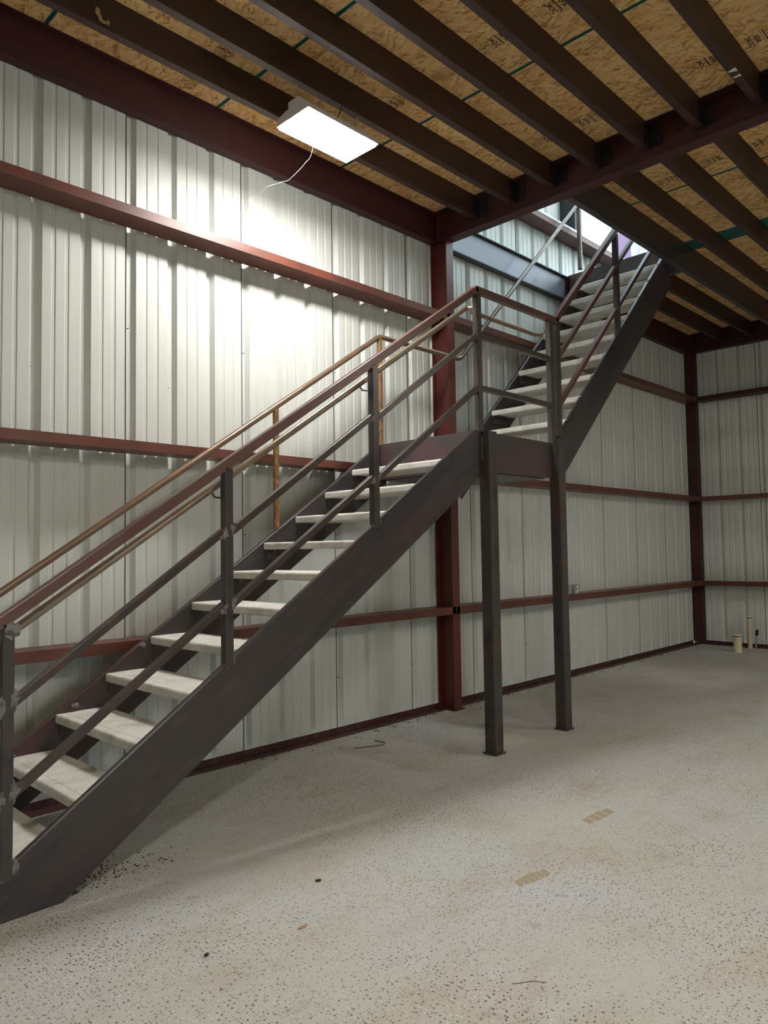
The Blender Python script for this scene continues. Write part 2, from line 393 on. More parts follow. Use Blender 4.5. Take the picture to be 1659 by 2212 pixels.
# ------------------------------------------------------------------ floor
fl = MB(); fl.box(ROOM[0], XE + .25, ROOM[2], W + .25, -0.15, 0.0)
single(fl, 'floor', M_FLOOR, kind='structure', origin=(0, 0, 0))
og = MB(); og.box(-30, 60, W + .3, 60, -0.4, -0.2); og.box(-30, 30, -60, ROOM[2] - .12, -.2, -.02)
single(og, 'trim_1', M_OUT, kind='structure', origin=(0, 0, 0))

# ------------------------------------------------------------------ ribbed wall sheets
def rib_profile():
    """(u, depth) inside-face outline over one foot, major rib at its start"""
    return [(0, 0), (.020, .032), (.047, .032), (.072, 0), (.126, 0), (.132, .0045), (.148, .0045), (.154, 0),
            (.208, 0), (.214, .0045), (.230, .0045), (.236, 0), (.3048, 0)]
FULL = []
for k in range(3):
    for (a, d) in rib_profile():
        if k and a == 0: continue
        FULL.append((a + k * .3048, d))
def clip_prof(a, b):
    out = []
    def at(x):
        for (p, q) in zip(FULL, FULL[1:]):
            if p[0] <= x <= q[0]:
                t = (x - p[0]) / max(q[0] - p[0], 1e-9); return p[1] + (q[1] - p[1]) * t
        return 0
    out.append((a, at(a)))
    out += [p for p in FULL if a < p[0] < b]
    out.append((b, at(b)))
    return out
def sheet(mb, u0, zones, P):
    """P(u, d, z) maps to world. zones = list of (ua, ub, z0, z1) in sheet-local u"""
    for (a, b, z0, z1) in zones:
        pr = clip_prof(a, b)
        th = 0.004
        vs = []; fs = []
        for (x, d) in pr: vs += [P(u0 + x, d, z0), P(u0 + x, d, z1), P(u0 + x, d + th, z0), P(u0 + x, d + th, z1)]
        for i in range(len(pr) - 1):
            k = i * 4; fs += [(k, k + 4, k + 5, k + 1), (k + 2, k + 3, k + 7, k + 6)]
        mb.add(vs, fs)
        k = (len(pr) - 1) * 4
        mb.add([vs[0], vs[1], vs[2], vs[3]], [(0, 2, 3, 1)]); mb.add(vs[k:k + 4], [(0, 1, 3, 2)])
    # dark sealant lap along the seam edge of the sheet
    z0 = zones[0][2]; z1 = zones[0][3]
    a0, a1, d = -0.004, 0.002, -0.0025
    mb.add([P(u0 + a0, 0.003, z0), P(u0 + a0, d, z0), P(u0 + a1, d, z0), P(u0 + a1, 0.003, z0), P(u0 + a0, 0.003, z1), P(u0 + a0, d, z1), P(u0 + a1, d, z1), P(u0 + a1, 0.003, z1)],
           [(0, 1, 5, 4), (1, 2, 6, 5), (2, 3, 7, 6)], 1)

wall_left = tag(empty('wall_left', (0, W, 0)), kind='structure')
OPX0, OPX1, OPZ0, OPZ1 = 7.91, 9.22, 5.25, 7.3
PL = lambda u, d, z: (u, W + d, z)
us = 2.257
k0 = -9
TOPZ = 7.6
for k in range(k0, 11):
    x0 = us + k * FT; x1 = min(x0 + FT, XE + .03)
    if x0 >= XE: break
    mb = MB(); L = x1 - x0
    a = max(0, OPX0 - x0); b = min(L, OPX1 - x0)
    if b > a + .001:
        z = [(0, L, .035, OPZ0), (0, L, OPZ1, TOPZ)]
        if a > 0: z.append((0, a, OPZ0, OPZ1))
        if b < L: z.append((b, L, OPZ0, OPZ1))
    else: z = [(0, L, .035, TOPZ)]
    sheet(mb, x0, z, PL)
    pn = part(mb, 'wall_panel', [M_PANEL, M_SEAM], wall_left)
    if x0 > 1 and L > .5:
        for zs in (2.98, 1.62, .45):
            mb = MB(); tube(mb, [(x0 + .012, W + .010, zs), (x0 + .013, W - .012, zs + .001), (x0 + .013, W - .018, zs + .002)], [.0028, .0026, .0008], 6)
            part(mb, 'screw', M_CLIP, pn)
            mb = MB(); tube(mb, [(x0 + .012 + .3048, W + .022, zs - .35), (x0 + .3178, W + .004, zs - .35)], [.0028, .0012], 6); part(mb, 'screw', M_CLIP, pn)
wall_end = tag(empty('wall_back', (XE, 0, 0)), kind='structure')
PE = lambda u, d, z: (XE + d, -u, z)
ue = -3.566
for k in range(-2, 15):
    u0 = ue + k * FT; a = max(0, -(W + .03) - u0); L = min(FT, 8.5 - u0)
    if L <= a: continue
    mb = MB(); sheet(mb, u0, [(a, L, .035, 5.1 if -3.6 < u0 < 4.2 else TOPZ)], PE)   # unseen upper opening added to let in more directional daylight
    part(mb, 'wall_panel', [M_PANEL, M_SEAM], wall_end)
# the two walls behind the camera, sheets of the same kind
wall_r = tag(empty('wall_right', (0, ROOM[2], 0)), kind='structure')
for k in range(-6, 13):
    mb = MB(); u0 = k * FT; L = min(FT, XE - u0)
    if L <= 0: break
    zb = 2.6 if -1.0 < u0 < 2.6 else .035      # unseen open doorway added behind the camera for daylight fill
    sheet(mb, u0, [(0, L, zb, 4.75)], lambda u, d, z: (u, ROOM[2] - d, z)); part(mb, 'wall_panel', [M_PANEL, M_SEAM], wall_r)
wall_f = tag(empty('wall_front', (ROOM[0], 0, 0)), kind='structure')
for k in range(-10, 5):
    mb = MB(); u0 = k * FT + .15; L = min(FT, W + .03 - u0)
    if L <= 0: break
    sheet(mb, u0, [(0, L, .035, TOPZ if u0 > 2.5 else 4.75)], lambda u, d, z: (ROOM[0] - d, u, z)); part(mb, 'wall_panel', [M_PANEL, M_SEAM], wall_f)

# unseen upper roof added in pieces, gap left to steer daylight inside
roof = tag(empty('trim_4', (0, 0, TOPZ)), kind='structure')
mb = MB(); mb.box(ROOM[0], 6.9, ROOM[2], W, TOPZ, TOPZ + .05); part(mb, 'added_upper_sheet', M_PANEL, roof)
mb = MB(); mb.box(9.4, XE, ROOM[2], W, TOPZ, TOPZ + .05); part(mb, 'added_upper_sheet', M_PANEL, roof)
mb = MB(); mb.box(ROOM[0], XE, ROOM[2] - .1, ROOM[2], 4.76, TOPZ); part(mb, 'added_upper_sheet', M_PANEL, roof)

# base angles
mb = MB()
mb.prism([(ROOM[0], 4.452, 0), (ROOM[0], 4.452, .006), (ROOM[0], W - .012, .006), (ROOM[0], W - .012, .050), (ROOM[0], W - .006, .050), (ROOM[0], W - .006, 0)], (XE - ROOM[0] - .12, 0, 0))
single(mb, 'baseboard_left', M_RED_BASE, kind='structure')
mb = MB()
mb.prism([(XE - .115, W - .13, 0), (XE - .115, W - .13, .006), (XE - .012, W - .13, .006), (XE - .012, W - .13, .050), (XE - .006, W - .13, .050), (XE - .006, W - .13, 0)], (0, -(W - .13 + 8.4), 0))
single(mb, 'baseboard_back', M_RED_BASE, kind='structure')

# ------------------------------------------------------------------ girts (Z sections bolted to the columns)
def girt_profile(z0, h, y0, y1):
    """open towards the wall: web horizontal, flange facing the room"""
    t = .006
    return [(y0, z0), (y0, z0 + h), (y0 + t, z0 + h), (y0 + t, z0 + t), (y1 - .055, z0 + t), (y1 - .055, z0)]
def girt_left(z0, h, x0, x1, lab, m=M_GIRT, top=False):
    """top=True: web on top of the flange (seen from above)"""
    mb = MB(); t = .004; y0, y1 = YG, W - .002
    if top:
        pr = [(y0, z0), (y0, z0 + h), (y1, z0 + h), (y1, z0 + h - t), (y0 + t, z0 + h - t), (y0 + t, z0)]
    else:
        pr = [(y0, z0), (y0, z0 + h), (y0 + t, z0 + h), (y0 + t, z0 + t), (y1, z0 + t), (y1, z0)]
    pr = pr[:2] + pr[2:]
    mb.prism([(x0, a, b) for a, b in pr], (x1 - x0, 0, 0))
    # stiffening lip turned back from the flange
    if top: mb.box(x0, x1, y0 + t, y0 + .018, z0, z0 + t)
    else: mb.box(x0, x1, y0 + t, y0 + .018, z0 + h - t, z0 + h)
    return single(mb, 'wall_girt', m, lab, 'girt', 'girts on the left wall')
CX0, CX1 = 5.36, 5.465
girt_left(3.662, .062, ROOM[0], CX0 + .05, 'topmost red horizontal wall girt left of the middle column')
girt_left(2.148, .060, ROOM[0], CX0 + .05, 'middle-height red wall girt running behind the staircase handrails')
girt_left(.885, .068, ROOM[0], CX0 + .05, 'lowest red wall girt, behind the lower stair flight', top=True)
girt_left(3.662, .062, CX0 + .06, 11.36, 'topmost dark red wall girt from middle column to far corner, behind the upper flight')
girt_left(2.150, .068, CX0 + .06, 11.36, 'middle-height dark wall girt right of the middle column, passing under the landing')
girt_left(.880, .072, CX0 + .06, 11.36, 'lowest wall girt right of the middle column, with the outlet box on it', top=True)
girt_left(5.172, .060, 5.0, 11.36, 'sill girt under the upper wall opening with bright sky')
mb = MB(); mb.box(5.0, 11.36, YG - .004, W + .03, 5.2335, 5.262); single(mb, 'trim_5', mat('bright_sill_flashing', (.55, .54, .58), .4, .3), kind='structure')
def girt_end(z0, h, lab, top=False):
    mb = MB(); t = .004; x0, x1 = XE - .21, XE - .002
    if top: pr = [(x0, z0), (x0, z0 + h), (x1, z0 + h), (x1, z0 + h - t), (x0 + t, z0 + h - t), (x0 + t, z0)]
    else: pr = [(x0, z0), (x0, z0 + h), (x0 + t, z0 + h), (x0 + t, z0 + t), (x1, z0 + t), (x1, z0)]
    mb.prism([(a, 4.36, b) for a, b in pr], (0, -12.8, 0))
    return single(mb, 'wall_girt', M_GIRT if z0 < 3 else M_BEAM, lab, 'girt', 'girts on the end wall')
girt_end(3.662, .062, 'topmost dark girt on the far end wall')
girt_end(2.150, .062, 'middle-height red girt on the far end wall')
girt_end(.885, .065, 'lowest red girt on the far end wall, above the plastic pipes', top=True)

# ------------------------------------------------------------------ columns
def i_section_z(mb, x0, x1, y0, y1, z0, z1, tf=.008, tw=.008):
    """flanges parallel to the left wall"""
    mb.box(x0, x1, y0, y0 + tf, z0, z1); mb.box(x0, x1, y1 - tf, y1, z0, z1)
    xc = (x0 + x1) / 2; mb.box(xc - tw / 2, xc + tw / 2, y0 + tf, y1 - tf, z0, z1)
r = root('steel_column', ((CX0 + CX1) / 2, 4.47, 0), 'tall dark red steel column against the wall behind the landing', 'column', 'wall columns')
mb = MB(); i_section_z(mb, CX0, CX1, YG, W - .004, .012, TOPZ - .1); part(mb, 'shaft', M_COLUMN, r)
mb = MB(); mb.box(CX0 - .02, CX1 + .02, YG - .02, W - .004, 0, .012); part(mb, 'base_plate', M_COLUMN, r)
mb = MB(); mb.box(CX1 - .052, CX1 - .046, YG + .01, W - .03, .55, .70); part(mb, 'girt_clip', M_COLUMN, r)
r = root('steel_column', (11.41, 4.5, 0), 'black-red steel column in the far corner of the room', 'column', 'wall columns')
mb = MB(); mb.box(11.36, 11.366, 4.425, W - .004, .012, TOPZ - .1); mb.box(11.36, XE - .004, 4.42, 4.427, .012, TOPZ - .1); mb.box(11.36, XE - .004, W - .012, W - .004, .012, TOPZ - .1)
part(mb, 'shaft', M_BEAM, r)
mb = MB(); mb.box(11.34, XE - .004, 4.40, W - .004, 0, .012); part(mb, 'base_plate', M_BEAM, r)

# ------------------------------------------------------------------ mezzanine beams
def i_beam_x(mb, x0, x1, y0, y1, z0, z1, tf=.010, tw=.007):
    mb.box(x0, x1, y0, y1, z0, z0 + tf); mb.box(x0, x1, y0, y1, z1 - tf, z1)
    yc = (y0 + y1) / 2; mb.box(x0, x1, yc - tw / 2, yc + tw / 2, z0 + tf, z1 - tf)
def i_beam_y(mb, x0, x1, y0, y1, z0, z1, tf=.010, tw=.007):
    mb.box(x0, x1, y0, y1, z0, z0 + tf); mb.box(x0, x1, y0, y1, z1 - tf, z1)
    xc = (x0 + x1) / 2; mb.box(xc - tw / 2, xc + tw / 2, y0, y1, z0 + tf, z1 - tf)
mb = MB(); i_beam_x(mb, ROOM[0], CX0 + .02, 4.482, W - .004, ZB, DECK - .001)
single(mb, 'steel_beam', M_BEAM, 'maroon edge beam along the top of the left wall, left of the column', 'beam')
r = root('steel_beam', (6.6, 4.52, ZB), 'pale grey steel ledger beam on the wall beside the upper stair flight', 'beam')
for (a, b) in ((ZB, ZB + .010), (DECK - .011, DECK - .001)):
    mb = MB(); mb.box(CX1 - .02, 7.78, 4.482, W - .004, a, b); part(mb, 'flange', M_SHADEFLANGE, r)
mb = MB(); mb.box(CX1 - .02, 7.78, 4.522, 4.530, ZB + .0105, DECK - .0115); part(mb, 'web', M_LEDGER, r)  # web coloured paler than the flanges for the daylight on it
mb = MB(); i_beam_x(mb, 7.80, 11.355, 4.482, W - .004, ZB, DECK - .001)
single(mb, 'steel_beam', M_BEAM, 'dark wall beam between the stair head and the far corner', 'beam')
GX0, GX1 = 5.347, 5.468
r = root('steel_beam', (5.41, 0, ZB), 'big maroon main girder crossing overhead with joist ends framed into it', 'beam')
mb = MB(); i_beam_y(mb, GX0, GX1, ROOM[2] + .02, 4.478, ZB, DECK - .001); part(mb, 'girder', M_BEAM, r)
mb = MB(); i_beam_y(mb, XE - .115, XE - .004, ROOM[2] + .02, 4.40, ZB, DECK - .001)
single(mb, 'steel_beam', M_BEAM, 'black-red beam along the top of the far end wall', 'beam')
# trimmer on the room side of the stair opening (channel, back to the room)
TY = 3.092
mb = MB(); x0, x1 = 5.475, XE - .12
mb.prism([(x0, TY, ZB), (x0, TY, DECK - .001), (x0, TY + .055, DECK - .001), (x0, TY + .055, DECK - .009), (x0, TY + .007, DECK - .009), (x0, TY + .007, ZB + .008), (x0, TY + .055, ZB + .008), (x0, TY + .055, ZB)], (x1 - x0, 0, 0))
single(mb, 'steel_beam', M_STEEL, 'dark steel trimmer beam along the room side of the stair opening', 'beam')
HX = 7.815
mb = MB(); mb.prism([(HX, TY + .06, ZB), (HX, TY + .06, DECK + .018), (HX + .06, TY + .06, DECK + .018), (HX + .06, TY + .06, DECK + .010), (HX + .007, TY + .06, DECK + .010), (HX + .007, TY + .06, ZB + .008), (HX + .06, TY + .06, ZB + .008), (HX + .06, TY + .06, ZB)], (0, 4.476 - TY - .06, 0))
single(mb, 'steel_beam', M_STEEL, 'dark header beam across the head of the upper stair flight', 'beam')

# ------------------------------------------------------------------ joists
ORD = ['first', 'second', 'third', 'fourth', 'fifth', 'sixth', 'seventh', 'eighth', 'ninth']
def joist(x0, x1, y, lab, group, m, clip_at=None, side=1):
    r = root('floor_joist', ((x0 + x1) / 2, y + .028, DECK - .203), lab, 'joist', group)
    z0, z1 = DECK - .203, DECK - .001; t = .004
    mb = MB()
    pr = [(y, z0), (y, z1), (y + .055, z1), (y + .055, z1 - .018), (y + .051, z1 - .018), (y + .051, z1 - t), (y + t, z1 - t), (y + t, z0 + t), (y + .051, z0 + t), (y + .051, z0 + .018), (y + .055, z0 + .018), (y + .055, z0)]
    mb.prism([(x0, a, b) for a, b in pr], (x1 - x0, 0, 0)); part(mb, 'joist_section', m, r)
    if clip_at is not None:
        mb = MB(); c = clip_at; s = side
        xs = sorted((c, c - s * .095)); mb.box(xs[0], xs[1], y - .007, y - .0005, z0 + .012, z1 - .03)
        xs = sorted((c, c - s * .007)); mb.box(xs[0], xs[1], y - .095, y - .007, z0 + .012, z1 - .03)
        part(mb, 'clip_angle', M_CLIP, r)
    return r
JY = [4.003 - .4075 * k for k in range(9)]
for k, y in enumerate(JY):
    extra = ['next to the left wall beam', 'just left of the lamp', 'right of the lamp', '', '', '', '', '', ''][k]
    joist(ROOM[0] + .02, 5.400, y, f'{ORD[k]} brown floor joist from the left wall, camera side of the girder' if not extra else
          f'{ORD[k]} brown floor joist from the left wall, {extra}', 'floor joists on the camera side of the girder', M_JOIST, 5.400)
for k in range(3, 9):
    joist(5.418, XE - .068, JY[k] - .03, f'{ORD[k-3]} brown floor joist beyond the girder, counted from the stair opening', 'floor joists beyond the girder', M_JOIST)
for k in (0, 1, 2):
    y = JY[k] - .03
    if y < TY + .1: continue
    joist(HX + .012, XE - .068, y, f'{"short joist next to the wall" if k == 0 else "short joist further from the wall"} beyond the stair head, in the dark corner', 'short joists beyond the stair head', M_JOIST)
# ------------------------------------------------------------------ deck boards
ceiling = tag(empty('ceiling', (0, 0, DECK)), kind='structure')
def board(x0, x1, y0, y1, painted=False):
    mb = MB(); g = .0035; e = .011
    x0 += g; x1 -= g; y0 += g; y1 -= g; z0, z1 = DECK, DECK + .018
    if painted: mb.box(x0, x1, y0, y1, z0, z1, 1)
    else:
        xs = [x0, x0 + e, x1 - e, x1]; 
        for i in range(3):
            mb.add([(xs[i], y0, z0), (xs[i], y1, z0), (xs[i + 1], y1, z0), (xs[i + 1], y0, z0)], [(0, 1, 2, 3)], 0 if i == 1 else 1)
        mb.add([(x0, y0, z0), (x1, y0, z0), (x1, y1, z0), (x0, y1, z0), (x0, y0, z1), (x1, y0, z1), (x1, y1, z1), (x0, y1, z1)],
               [(0, 1, 5, 4), (1, 2, 6, 5), (2, 3, 7, 6), (3, 0, 4, 7)], 1)
        mb.add([(x0, y0, z1), (x1, y0, z1), (x1, y1, z1), (x0, y1, z1)], [(0, 1, 2, 3)], 0)
    return part(mb, 'osb_board', [M_OSB, M_TEAL], ceiling)
boards = []
xs = [ROOM[0], -4.405, -3.185, -1.966, -.747, .472, 1.695, 2.914, 4.131, 5.352, 6.571, 7.822, 8.09, 9.29, 10.51, XE]
for i, (a, b) in enumerate(zip(xs, xs[1:])):
    ymax = W
    yy = [W, W - 1.22 if i % 2 else W - 2.44]
    while yy[-1] > ROOM[2]: yy.append(max(yy[-1] - 2.44, ROOM[2]))
    for p, q in zip(yy[1:], yy):
        if 5.3 < a < 7.7: q = min(q, TY + .04)
        if q - p < .05: continue
        o = board(a, b, p, q, painted=(i == 11)); boards.append((a, b, p, q, o))
mb = MB(); mb.box(ROOM[0], 5.47, ROOM[2], W, DECK + .0182, DECK + .024); mb.box(5.47, HX, ROOM[2], TY + .03, DECK + .0182, DECK + .024); mb.box(HX + .02, XE, ROOM[2], W, DECK + .0182, DECK + .024)
o = part(mb, 'underlay', M_GAP, ceiling)
def board_at(x, y):
    for (a, b, p, q, o) in boards:
        if a <= x <= b and p <= y <= q: return o
    return ceiling
def stamp(x, y, kind):
    b = board_at(x, y); z = DECK - .0008; mb = MB(); X = (1, 0, 0); Y = (0, -1, 0)
    def T(s, size, dx, dy, sp=1.0, off=0.0):
        vs, fs = text_mb(s, size, (x + dx, y - dy, z), X, Y, sp, offset=off); mb.add(vs, fs)
    def B(dx, dy, w, h): slab_quad(mb, (x + dx, y - dy, z), X, Y, w, h)
    if kind == 'A':
        T('APA', .052, 0, .090, 1.0, .0012); B(0, .058, .115, .008); T('RATED SHEATHING', .0145, 0, .046); T('24OC', .046, 0, .016, 1.0, .001)
        T('SIZED FOR SPACING', .0125, 0, -.016); T('EXPOSURE 1', .0155, 0, -.032); T('THICKNESS 0.703 IN', .0125, 0, -.047); T('PS 2-18  SHEATHING', .0125, 0, -.062)
        B(-.052, -.084, .022, .003); T('606', .026, -.006, -.084); B(.042, -.084, .028, .003); T('PRP-108  HUD-UM-40', .0115, 0, -.107)
    elif kind == 'B':
        T('1/8 GAP JOINTS', .020, .01, .075); T('THIS SIDE DOWN', .0155, .012, .054); B(0, .040, .125, .003)
        T('SPACE 1/8 IN', .0185, 0, .022); T('SEPARATION AT', .017, 0, .004); T('EXTREMES & ENDS', .017, 0, -.014); B(0, -.029, .11, .003)
        B(-.04, -.045, .03, .003); B(.02, -.045, .03, .003); T('0  2', .03, -.01, -.066); B(-.078, .022, .002, .10)
    elif kind == 'C':
        B(0, .085, .135, .006); B(-.055, .055, .003, .045); B(.055, .055, .003, .045); B(0, .078, .11, .003); B(0, .033, .11, .003); B(-.012, .055, .003, .045)
        T('A', .04, -.034, .055); T('PS', .032, .022, .055); B(0, .020, .135, .008); T('RATED  SHEATHING', .016, 0, .004)
        T('APA', .052, 0, -.030, 1.0, .001); T('24OC', .046, 0, -.075, 1.0, .001)
    else:
        for j in range(7):
            T('ICCNTH'[j % 6] + ' HIIEN', .022, 0, .085 - j * .027); B(0, .073 - j * .027, .10, .002 + .002 * (j % 2))
        T('C', .05, .06, .09)
    return part(mb, 'stamp_print', M_INK, b)
for (x, y, k) in [(3.79, 2.26, 'A'), (3.79, 2.68, 'A'), (3.80, 3.10, 'B'), (3.80, 3.53, 'C'), (2.61, 3.94, 'A'), (2.61, 4.39, 'B'), (3.72, 3.93, 'B'),
                  (4.97, 1.83, 'A'), (5.0, 2.22, 'B'), (5.01, 2.66, 'C'), (5.01, 3.06, 'A'), (4.97, 1.43, 'C'), (2.58, 1.85, 'A'), (2.6, 2.3, 'C'),
                  (6.30, 2.28, 'A'), (6.30, 1.87, 'C'), (6.36, 2.66, 'A'), (6.2, 2.97, 'A'), (7.44, 2.56, 'A'), (7.42, 2.18, 'A'), (7.42, 1.8, 'A'), (7.5, 2.99, 'A'), (6.3, 1.45, 'A'),
                  (9.0, 3.75, 'A'), (9.2, 3.42, 'A'), (9.6, 4.2, 'B')]:
    stamp(x, y, k)

# ------------------------------------------------------------------ upper wall opening
mb = MB(); mb.box(OPX0 - .12, OPX0 - .004, YG, W - .004, OPZ0 + .02, OPZ1); mb.box(OPX0 - .004, OPX0, YG, W + .02, OPZ0 + .02, OPZ1)
single(mb, 'trim_2', M_CLIP, kind='structure')
mb = MB(); mb.box(OPX1 - .004, OPX1 + .004, YG, W + .02, OPZ0 + .02, OPZ1); mb.box(OPX1 + .004, OPX1 + .03, YG, YG + .004, OPZ0 + .02, OPZ1)
single(mb, 'trim_3', mat('purple_red_jamb', (0.22, 0.13, 0.24), 0.5), kind='structure')  # one flat purple tone over the whole jamb

# ------------------------------------------------------------------ staircase
SY = 3.28      # room-side face of the near stringers
FY = 4.262     # stair-side face of the wall-side stringers
low_top = lambda x: 2.362 + .670 * (x - 4.32)
up_top = lambda x: 3.613 + .975 * (x - 6.692)
stairs = root('staircase', (4.4, 3.77, 0), 'dark steel staircase with pale concrete treads, landing and upper flight along the wall', 'staircase')

def channel_poly(mb, poly, y0, outward, t=.008, fw=.045):
    """a web plate of the given XZ outline with flanges along its long top and bottom edges"""
    c = .007; n = len(poly); P = [V((x, 0, z)) for x, z in poly]; cen = sum(P, V()) / n; inner = []
    for i in range(n):
        a = (P[i] - P[i - 1]).normalized(); b = (P[(i + 1) % n] - P[i]).normalized()
        na = V((a.z, 0, -a.x)); nb = V((b.z, 0, -b.x))
        if na.dot(cen - P[i]) < 0: na, nb = -na, -nb
        m = (na + nb); m = m / max(m.dot(na), .3); inner.append(P[i] + m * c)
    vs = [(p.x, y0, p.z) for p in inner] + [(p.x, y0 + c * .8, p.z) for p in P] + [(p.x, y0 + t, p.z) for p in P]
    fs = [tuple(range(n)), tuple(range(3 * n - 1, 2 * n - 1, -1))]
    for k in (0, n):
        fs += [(k + i, k + n + i, k + n + (i + 1) % n, k + (i + 1) % n) for i in range(n)]
    mb.add(vs, fs)
def flange(mb, a, b, y0, y1, t=.010):
    d = V((b[0] - a[0], 0, b[1] - a[1])).normalized(); n = V((-d.z, 0, d.x))
    p = [V((a[0], y0, a[1])), V((b[0], y0, b[1])), V((b[0], y0, b[1])) - n * t, V((a[0], y0, a[1])) - n * t]
    mb.prism(p, (0, y1 - y0, 0))
LP = [(.86, 0.0), (.86, low_top(.86)), (4.322, 2.362), (4.392, 2.362), (4.392, 2.038), (1.345, 0.0)]
UP = [(5.40, 1.955), (5.40, 2.34), (5.43, up_top(5.43)), (7.813, up_top(7.813)), (7.86, up_top(7.813) - .05), (7.86, 4.30), (7.80, 4.235)]
for (y0, sgn, lab) in ((SY, 1, None), (FY, 1, None)):
    mb = MB(); channel_poly(mb, LP, y0, 1)
    f0, f1 = (y0 + .008, y0 + .030)
    flange(mb, (.87, low_top(.87)), (4.322, 2.362), f0, f1); flange(mb, (1.345, .010), (4.392, 2.048), f0, f1)
    part(mb, 'stringer', M_STRLOW, stairs)
    mb = MB(); channel_poly(mb, UP, y0, 1)
    flange(mb, (5.43, up_top(5.43)), (7.813, up_top(7.813)), f0, f1); flange(mb, (5.40, 1.965), (7.80, 4.245), f0, f1)
    part(mb, 'stringer', M_STRUP, stairs)
# landing
mb = MB(); x0, x1 = 4.498, 5.363
mb.prism([(x0, SY + .002, 2.068), (x0, SY + .002, 2.362), (x0, SY + .05, 2.362), (x0, SY + .05, 2.352), (x0, SY + .010, 2.352), (x0, SY + .010, 2.078), (x0, SY + .05, 2.078), (x0, SY + .05, 2.068)], (x1 - x0, 0, 0))
part(mb, 'landing_fascia', M_STEEL, stairs)
mb = MB(); mb.box(4.40, 5.40, FY, FY + .008, 2.068, 2.362); mb.box(4.40, 5.40, FY + .008, FY + .045, 2.352, 2.362); part(mb, 'landing_fascia', M_STEEL, stairs)
mb = MB(); mb.box(4.325, 4.333, SY + .03, FY - .001, 2.068, 2.362); mb.box(4.333, 4.37, SY + .03, FY - .001, 2.352, 2.362)
part(mb, 'landing_header', M_STEEL, stairs)
mb = MB(); mb.box(5.33, 5.338, SY + .05, FY - .001, 2.068, 2.345); part(mb, 'landing_header', M_STEEL, stairs)
mb = MB(); mb.box(4.335, 5.328, SY + .012, FY - .002, 2.270, 2.325); part(mb, 'landing_slab', M_TREAD, stairs)
mb = MB(); mb.box(4.335, 5.328, SY + .051, FY - .002, 2.062, 2.067); part(mb, 'landing_soffit', M_STEEL, stairs)
mb = MB(); mb.box(5.22, 5.30, FY + .009, 4.365, 1.93, 2.06); mb.box(5.22, 5.345, 4.34, 4.368, 1.90, 2.06); part(mb, 'wall_bracket', M_STEEL, stairs)

# treads: bull-nosed precast planks with a margin line, bolted down on angles
def tread(x, z, depth, first=False):
    y0, y1 = SY + .0095, FY - .0015; t = .050; mb = MB()
    seg = []
    pr = [(0, -t + .008), (.008, -t), (depth - .004, -t), (depth, -t + .004), (depth, -.004), (depth - .004, 0)]
    pr += [(.058, 0), (.054, -.0025), (.050, 0)] + [(.012, 0), (.005, -.003), (.001, -.009), (0, -.015)]
    nseg = 26
    rows = []
    for i in range(nseg + 1):
        y = y0 + (y1 - y0) * i / nseg
        w = [0.0016 * mnoise.noise(V((x * 7 + j, y * 14, z * 5))) if j in (0, 8, 9, 10, 11, 12) else 0 for j in range(len(pr))]
        rows.append([(x + a + w[j], y, z + b + w[j] * .6) for j, (a, b) in enumerate(pr)])
    k = len(pr); vs = [p for R in rows for p in R]
    fs = [(i * k + j, i * k + (j + 1) % k, (i + 1) * k + (j + 1) % k, (i + 1) * k + j) for i in range(nseg) for j in range(k)]
    mb.add(vs, fs); mb.add(vs, [tuple(range(k))[::-1], tuple(range(nseg * k, nseg * k + k))])
    tr = part(mb, 'tread', M_TREAD, stairs)
    for ya, s in ((y0, 1), (y1, -1)):
        yw = SY + .0085 if s > 0 else FY - .0005
        mb = MB(); a0, a1 = x + .022, x + depth - .02
        ys = sorted((yw, yw + s * .060)); mb.box(a0, a1, ys[0], ys[1], z - t - .0068, z - t - .0006)
        ys = sorted((yw, yw + s * .006)); mb.box(a0, a1, ys[0], ys[1], z - t - .070, z - t - .0068)
        an = part(mb, 'tread_angle', M_STEEL, stairs)
        for xb in (a0 + .05, a1 - .05):
            mb = MB()
            tube(mb, [(xb, yw + s * .036, z - t - .007), (xb, yw + s * .036, z - t - .026)], .0045, 8)
            tube(mb, [(xb, yw + s * .036, z - t - .007), (xb, yw + s * .036, z - t - .014)], .010, 6)
            part(mb, 'bolt', M_WELD, an)
for k in range(-1, 10):
    tread(1.408 + .2877 * k, .408 + .1915 * k, .285)
for k in range(-1, 8):
    tread(5.885 + .2410 * k, 2.837 + .2365 * k, .270)

# posts under the landing
for (xa, ya) in ((4.398, 3.213), (5.363, 3.213)):
    mb = MB(); c = (xa + .05, ya + .05)
    sq_tube(mb, (c[0], c[1], .013), (c[0], c[1], 2.352), .10, .10, .010, up=(0, 1, 0))
    p = part(mb, 'support_post', M_POST, stairs)
    mb = MB(); mb.box(xa + .002, xa + .098, ya + .002, ya + .098, 2.3525, 2.358); part(mb, 'post_cap', M_POST, p)
    mb = MB(); mb.box(xa - .009, xa + .109, ya - .009, ya + .109, 0, .0125); part(mb, 'base_plate', M_POST, p)
    mb = MB()
    for j in range(9): lump(mb, (xa - .004 + random.uniform(-.002, .002), ya + .082, 2.33 - j * .030), .006, .009, .018, j + xa, .4, 1)
    part(mb, 'weld', M_WELD, p)
mb = MB(); vs, fs = text_mb('ASTM A500 B CONTOUR FINISHED HSS 4 X 4', .052, (5.3624, 3.263, 1.10), (0, 0, 1), (0, 1, 0), 1.05)
vs = [(a - .0006, b, c) for a, b, c in vs]; mb.add(vs, fs); part(mb, 'mill_stencil', M_INK, stairs)
mb = MB(); vs, fs = text_mb('ASTM A500 B/C 4 X 4 X 1/4 MADE IN USA', .040, (4.452, 3.2124, 1.70), (0, 0, 1), (-1, 0, 0), 1.1)
